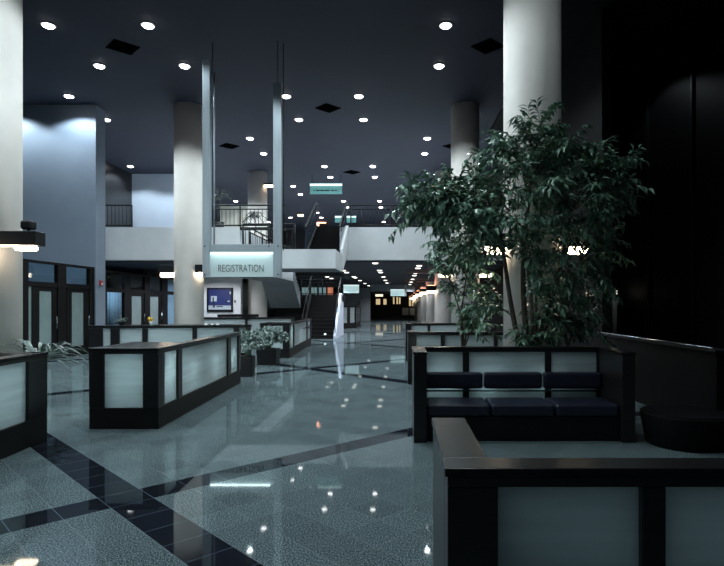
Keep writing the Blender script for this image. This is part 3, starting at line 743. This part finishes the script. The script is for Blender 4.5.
tips = [T(404, 206, -.3), T(406, 192, .1), T(414, 214, .2), T(424, 186, -.4), T(456, 182, .3), T(440, 200, .5), T(484, 160, .3), T(466, 205, -.6), T(455, 185, .1),
        T(436, 224, -.1), T(450, 218, -.5), T(500, 150, -.4), T(545, 116, .1), T(530, 128, -.2), T(512, 136, .2), T(560, 140, .4), T(556, 150, -.5), T(585, 148, .0),
        T(603, 158, -.5), T(615, 160, .4), T(628, 176, .1), T(624, 186, -.3), T(612, 196, .5), T(604, 200, -.7), T(612, 215, .1), T(590, 178, .7), T(575, 165, .2),
        T(520, 172, -.8), T(500, 190, -.7), T(540, 190, -.9), T(565, 195, -.8), T(485, 215, -.8), T(480, 240, -.2), T(515, 215, -.9), T(545, 225, -.9), T(575, 225, -.6), T(600, 240, .1),
        T(470, 250, .3), T(500, 250, -.5), T(530, 255, -.7), T(560, 255, -.7), T(590, 262, -.2), T(610, 250, .5), T(575, 280, -.3), T(545, 285, -.6), T(600, 300, .2),
        T(480, 305, .2), T(540, 318, -.2), T(570, 320, 0), T(490, 175, .5), T(535, 165, .3), T(610, 180, .2),
        T(545, 205, .4), T(470, 228, .6), T(520, 235, .3), T(570, 240, .4), T(555, 175, -.2), T(595, 220, -.3), T(545, 338, -.2), T(565, 330, .1), T(525, 342, -.3), T(590, 325, 0), T(555, 300, .2), T(575, 305, -.4), T(540, 270, 0), T(605, 275, 0)]
ficus('indoor_tree', 'large leafy indoor tree spreading in front of the right column', (1.85, 8.15, .7),
      [((1.45, 8.0, 2.6), .045), ((1.9, 8.1, 3.4), .05), ((2.4, 7.9, 2.9), .045), ((1.75, 7.8, 2.3), .035), ((2.7, 8.2, 2.4), .03), ((2.0, 8.3, 1.9), .03)], tips, None, ntwig=12, nleaf=15)
def T2(px, py, dz=0.0):
    zz = 10.2 + dz; return (PX(px, zz), zz, PH(py, zz))
tips2 = [T2(440, 244), T2(438, 258, .3), T2(444, 268, -.3), T2(452, 285, .2), T2(440, 232, -.2), T2(462, 262, .3), T2(470, 290, -.2), T2(463, 315, .1), T2(472, 325, .3), T2(482, 300, 0), T2(478, 270, -.3), T2(455, 250, -.3), T2(485, 325, -.2), T2(495, 312, .2), T2(445, 250, .2), T2(475, 248, .1)]
ficus('indoor_tree', 'smaller leafy tree growing left of the big one behind the benches', (1.15, 10.2, .6),
      [((.95, 10.2, 1.9), .022), ((1.2, 10.1, 2.1), .022), ((1.45, 10.3, 1.8), .02), ((1.3, 10.3, 1.3), .02)], tips2, None, ntwig=14, nleaf=15, seed=11, leafL=.14)

def pot(r, x, y, r0, r1, h, square=False):
    if square:
        MB().add([(x - r0, y - r0, 0), (x + r0, y - r0, 0), (x + r0, y + r0, 0), (x - r0, y + r0, 0), (x - r1, y - r1, h), (x + r1, y - r1, h), (x + r1, y + r1, h), (x - r1, y + r1, h)],
                 [(0, 3, 2, 1), (4, 5, 6, 7), (0, 1, 5, 4), (1, 2, 6, 5), (2, 3, 7, 6), (3, 0, 4, 7)]).build('pot', M['pot'], r, .01)
    else:
        MB().cyl(x, y, 0, h, r0, 28, r1).build('pot', M['pot'], r, .008)
    MB().cyl(x, y, h, h + .01, min(r0, r1) * .9, 20).build('soil', M['soil'], r)
def bushy(x, y, rp, hp, rad, top, label, seed, n=420):
    random.seed(seed)
    r = thing('potted_plant', label, 'plant', (x, y, 0))
    pot(r, x, y, rp * .9, rp, hp, True)
    stem = MB(); lf = MB(); c = Vector((x, y, (hp + top) / 2 + .03))
    for i in range(n // 9):
        d = rnd3().normalized(); d.z = abs(d.z) * .9 - .35
        e = c + Vector((d.x * rad, d.y * rad, d.z * (top - hp) * .62)) * random.uniform(.65, 1.05)
        s0 = Vector((x + random.uniform(-.05, .05), y + random.uniform(-.05, .05), hp))
        pts = curve_pts(s0, e, .08, 4); stem.tube(pts, .006, 4, .003)
        for j in range(9):
            q = pts[2].lerp(e, (j + 1) / 9) if j < 5 else e
            dd = rnd3() * .8 + (e - c).normalized() * .8 + Vector((0, 0, -.1))
            leafquad(lf, q, dd, Vector((0, 0, 1)) + rnd3() * .4, random.uniform(.10, .16), random.uniform(.055, .08), .2)
    stem.build('stems', M['leaf'], r); lf.build('foliage', M['leafpale'], r)
bushy(-3.40, 12.5, .14, .46, .34, 1.02, 'bushy pale leaved potted plant at the end of the long left counter', 5, 520)
bushy(-3.52, 15.0, .27, .42, .52, 1.05, 'bushy pale leaved plant in the dark square pot before the stair counter', 8, 800)
def grassy(x, y, hp, rp, L, label, n, seed, m='leafspider', w=.035, zlift=.55):
    random.seed(seed)
    r = thing('potted_plant', label, 'plant', (x, y, 0)); pot(r, x, y, rp * .85, rp, hp)
    lf = MB()
    for i in range(n):
        a = random.uniform(0, 2 * PI); l = L * random.uniform(.55, 1.1); up = random.uniform(.25, 1.0) * zlift
        p0 = Vector((x + .05 * math.cos(a), y + .05 * math.sin(a), hp)); dv = Vector((math.cos(a), math.sin(a), 0)); sv = Vector((-dv.y, dv.x, 0))
        prev = None; K = 7
        for k in range(K + 1):
            t = k / K; p = p0 + dv * l * t + Vector((0, 0, up * math.sin(PI * .62 * t) * 1.1 - .25 * t * t * l)); ww = w * math.sin(PI * (.12 + .88 * t)) * .5 + .002
            cur = (p - sv * ww, p + Vector((0, 0, -.004)), p + sv * ww)
            if prev: lf.add([*prev, *cur], [(0, 1, 4, 3), (1, 2, 5, 4)], True)
            prev = cur
    lf.build('foliage', M[m], r)
grassy(-5.93, 9.2, .66, .11, .68, 'arching spider plant in a dark pot behind the left edge counter', 70, 4, zlift=.40)
# upper floor plants
def palm(x, y, z0, h, spread, label, seed, rp=.2, hp=.35):
    random.seed(seed)
    r = thing('potted_palm', label, 'plant', (x, y, z0))
    MB().cyl(x, y, z0, z0 + hp, rp * .85, 20, rp).build('pot', M['pot'], r)
    MB().tube(curve_pts((x, y, z0 + hp), (x + .05, y, z0 + h * .7), 0, 5, Vector((.06, 0, 0))), .03, 6, .02).build('trunk', M['bark'], r)
    lf = MB(); c = Vector((x + .05, y, z0 + h * .7))
    for i in range(22):
        a = random.uniform(0, 2 * PI); el = random.uniform(-.2, 1.1); dv = Vector((math.cos(a) * math.cos(el), math.sin(a) * math.cos(el), math.sin(el)))
        e = c + dv * spread * random.uniform(.7, 1.1) + Vector((0, 0, -.15)); pts = curve_pts(c, e, .15, 6)
        for j in range(1, 7):
            ax = (pts[j] - pts[j - 1]).normalized(); sd = ax.cross(Vector((0, 0, 1))).normalized()
            for sg in (-1, 1): leafquad(lf, pts[j - 1].lerp(pts[j], .5), ax * .6 + sd * sg, Vector((0, 0, 1)), .2, .05, .2)
    lf.build('fronds', M['leafdark'], r)
palm(PX(217, 23.5), 23.5, PAR, 2.1, .7, 'dark potted palm on the upper floor seen between the sign posts', 2, .3, .55)
palm(PX(254, 25.0), 25.0, PAR, 1.35, .5, 'small spreading palm on the upper floor before the round column', 6, .12, .2)
fl = thing('flower_vase', 'yellow flowers in a vase on the counter before the far glass doors', 'flowers', (PX(150, 15.4), 15.45, 1.04))
x, y = PX(150, 15.45), 15.5
MB().cyl(x, y, 1.04, 1.13, .03, 14, .04).build('vase', M['paper'], fl)
mb = MB(); random.seed(3)
for i in range(10):
    c = Vector((x, y, 1.2)) + rnd3() * .04
    for j in range(6): leafquad(mb, c, rnd3(), Vector((0, 0, 1)), .05, .04)
mb.build('petals', M['yellow'], fl)
mb = MB()
for i in range(6): mb.tube([(x, y, 1.12), tuple(Vector((x, y, 1.2)) + rnd3() * .03)], .004, 4)
mb.build('stems', M['leaf'], fl)
# small things on counters
for k, (px, lab) in enumerate(((207, 'leftmost small pale card standing on the counter below the poster'), (213, 'middle small pale card standing on the counter below the poster'), (218.5, 'rightmost small pale card standing on the counter below the poster'))):
    r = thing('desk_card', lab, 'card', (PX(px, 15.5), 15.45, 1.04), 'cards on the counter')
    xx = PX(px, 15.5); hc = 1.075
    MB().xprism([(15.4, 1.04), (15.44, hc), (15.445, hc), (15.41, 1.04)], xx - .035, xx + .035).build('front_leaf', M['paper'], r)
    MB().xprism([(15.5, 1.04), (15.445, hc), (15.44, hc), (15.49, 1.04)], xx - .035, xx + .035).build('back_leaf', M['paper'], r)
ar = thing('spider_plant', 'small leafy desk plant at the left end of the wide counter', 'plant', (PX(121, 15.3), 15.3, 1.04))
x, y = PX(121, 15.3), 15.3
MB().cyl(x, y, 1.04, 1.12, .05, 14, .06).build('pot', M['pot'], ar)
mb = MB()
for i in range(40): leafquad(mb, Vector((x, y, 1.12)), Vector((random.gauss(0, 1), random.gauss(0, 1), .7)), Vector((0, 0, 1)), .22, .04)
mb.build('foliage', M['leafpale'], ar)

# ------------------------------------------------------------------ lights
def spot(x, y, z, energy, size=132, blend=.25, col=(.80, .94, 1.0), r=.07):
    l = bpy.data.lights.new('ceiling_spot', 'SPOT'); l.energy = energy; l.spot_size = math.radians(size); l.spot_blend = blend; l.color = col; l.shadow_soft_size = r
    o = bpy.data.objects.new('ceiling_spot', l); COL.objects.link(o); o.location = (x, y, z)
    return o
grid = []
rows = [13.22 + 2.245 * i for i in range(15)]
for i, y in enumerate(rows):
    even = (i // 2) % 2 == 0
    for x in ((-8.3, -5.95, 1.08, 3.4) if even else (-12.85, -10.47, -3.6, -1.3)):
        grid.append((x, y, i))
E = 250
for x, y, i in grid:
    if y > FZ + 1 and x < -6.2 and 18.4 < y < 19.2: continue
    e = E
    if x < -9 and y < 22: e = E * (1.55 if 17 < y < 18.4 else .8)
    if x < -12 and 26 < y < 27.5: e = E * 1.05
    if x == 1.08 and 15 < y < 16: e = E * 1.7
    if y > 32: e = E * .5
    if x > 2 and y < 20: continue
    spot(x, y, CEIL - .08, e, 138, .35)
# nearer rows of the same grid, above the picture
for y in (8.73, 10.97):
    for x in (-12.85, -10.47, -3.6, -1.3): spot(x, y, CEIL - .08, E * (1.5 if x > -2 else 1))
for y in (4.24, 6.48):
    for x in (-8.3, -5.95): spot(x, y, CEIL - .08, E)
for x in (-3.6, -1.3): spot(x, 1.9, CEIL - .08, E * (.6 if x < -2 else .25))
spot(1.08, 4.24, CEIL - .08, E * .4, 150)
spot(1.08, 6.48, CEIL - .08, E * .3, 150)
def downlight(x, y, zc, label, mat, r=.13, group='downlights in the high ceiling'):
    t = thing('recessed_downlight', label, 'ceiling light', (x, y, zc - .03), group)
    MB().cyl(x, y, zc - .02, zc - .002, r * 1.25, 24).build('trim_ring', M['trim'], t)
    MB().cyl(x, y, zc - .05, zc - .02, r * .82, 24, r).build('lens', M[mat], t)
    return t
low = []
for x, ys_ in ((-2.69, (24.4, 26.6, 28.2, 32.5, 33.7, 37.6, 43, 48)), (-.97, (21.9, 26.5, 28.2, 32.7, 37.3, 42, 47, 52)), (.80, (23.3, 24.9, 29, 31.2, 35.7, 40.2, 45, 50)), (-4.24, (32.6, 34.6)), (-8.6, (22.6, 24.9))):  # the last pair is added to brighten the poster wall
    for y in ys_: low.append((x, y))
for x, y in low:
    spot(x, y, LC - .1, (140 if x > -5 else 220), 155, .4, (.9, .93, 1.0), .05)
# decide what is in view, then number what is seen row by row
bpy.context.view_layer.update()
dg = bpy.context.evaluated_depsgraph_get()
def seen(x, y, zc):
    px, py = VX + F * x / y, VY - F * (zc - H) / y
    if not (2 < px < 722 and 2 < py < 564): return None
    o = Vector((0, 0, H)); t = Vector((x, y, zc - .05)); d = t - o
    hit, loc, *_ = SC.ray_cast(dg, o, d.normalized(), distance=d.length - .25)
    return None if hit else px
ordw = ['first', 'second', 'third', 'fourth', 'fifth', 'sixth', 'seventh', 'eighth', 'ninth', 'tenth', 'eleventh', 'twelfth', 'thirteenth', 'fourteenth', 'fifteenth']
vis = {}
for x, y, i in grid:
    p = seen(x, y, CEIL)
    if p is not None: vis.setdefault(i, []).append((p, x, y))
for n_, i in enumerate(sorted(vis)):
    L_ = sorted(vis[i])
    for k, (p, x, y) in enumerate(L_):
        downlight(x, y, CEIL, 'round ceiling downlight, %s from the left in the %s row down the high ceiling' % (ordw[k], ordw[n_]), 'lens')
lowvis = [(x, y) for x, y in low if seen(x, y, LC - .03) is not None]
for xx in sorted(set(x for x, y in lowvis)):
    L_ = sorted(y for x, y in lowvis if x == xx)
    nm = {-2.69: 'left line', -.97: 'middle line', .80: 'right line', -4.24: 'line above the stair', -8.6: 'added pair above the far doors'}[xx]
    for k, y in enumerate(L_):
        downlight(xx, y, LC - .03, 'corridor ceiling light, %s nearest in the %s' % (ordw[k], nm), 'lenslow', .12, 'downlights in the corridor ceiling')
# lamps under the worktops light the frosted panels from inside
def inner(x, y, z, e, r=.15):
    l = bpy.data.lights.new('panel_backlight', 'POINT'); l.energy = e * 1.9; l.color = (.88, .98, 1.0); l.shadow_soft_size = r
    o = bpy.data.objects.new('panel_backlight', l); COL.objects.link(o); o.location = (x, y, z)
inner(-3.52, 7.75, .72, 9)
for yy in (8.6, 9.8, 10.9): inner(-3.55, yy, .62, 5)
inner(-4.75, 5.9, .8, 9)
for xx in (-7.2, -6.2, -5.0): inner(xx, 16.2, .65, 7)
inner(-3.75, 17.5, .7, 8); inner(-3.9, 19.6, .6, 7)
for xx in (-7.4, -5.6): inner(xx, 25.0, .7, 7)
spot(6.2, 15.4, CEIL - .2, 40, 140)
for xx in (.55, 1.15, 1.9): inner(xx, 7.465, .62, (1.9, 1.2, .2)[int(xx * 1.2 - .5)], .03)  # added fill lights hidden behind the bench back, brightening its panels
for yy in (20.8, 23.2, 25.2): spot(-11.5, yy, LC - .1, 90, 150, .4, (.62, .78, 1.0))  # added bluish fill behind the glass doors so the curtain reads lit
pl_ = bpy.data.lights.new('bracket_lamp_light', 'POINT'); pl_.energy = 14; pl_.color = (1, .84, .64); pl_.shadow_soft_size = .08
po_ = bpy.data.objects.new('bracket_lamp_light', pl_); COL.objects.link(po_); po_.location = (-6.62, 8.58, 2.38)
# sign glow: the tube at the top of the registration sign
def area(name, loc, rot, sx, sy, e, col):
    l = bpy.data.lights.new(name, 'AREA'); l.shape = 'RECTANGLE'; l.size = sx; l.size_y = sy; l.energy = e; l.color = col
    o = bpy.data.objects.new(name, l); COL.objects.link(o); o.location = loc; o.rotation_euler = rot
    return o
area('sign_tube_light', (X(241), ZS - .06, Zh(252.6)), (math.radians(-14), 0, 0), 1.5, .05, 4, (.80, 1.0, 1.0))

# added dim bluish ambient fill, entering where the room is left open
w = bpy.data.worlds.new('world'); SC.world = w; w.use_nodes = True
bg = w.node_tree.nodes['Background']; bg.inputs[0].default_value = (.30, .45, .62, 1); bg.inputs[1].default_value = .035

SC.view_settings.view_transform = 'Standard'; SC.view_settings.look = 'None'
SC.view_settings.exposure = .12; SC.view_settings.gamma = 1; SC.view_settings.use_curve_mapping = False
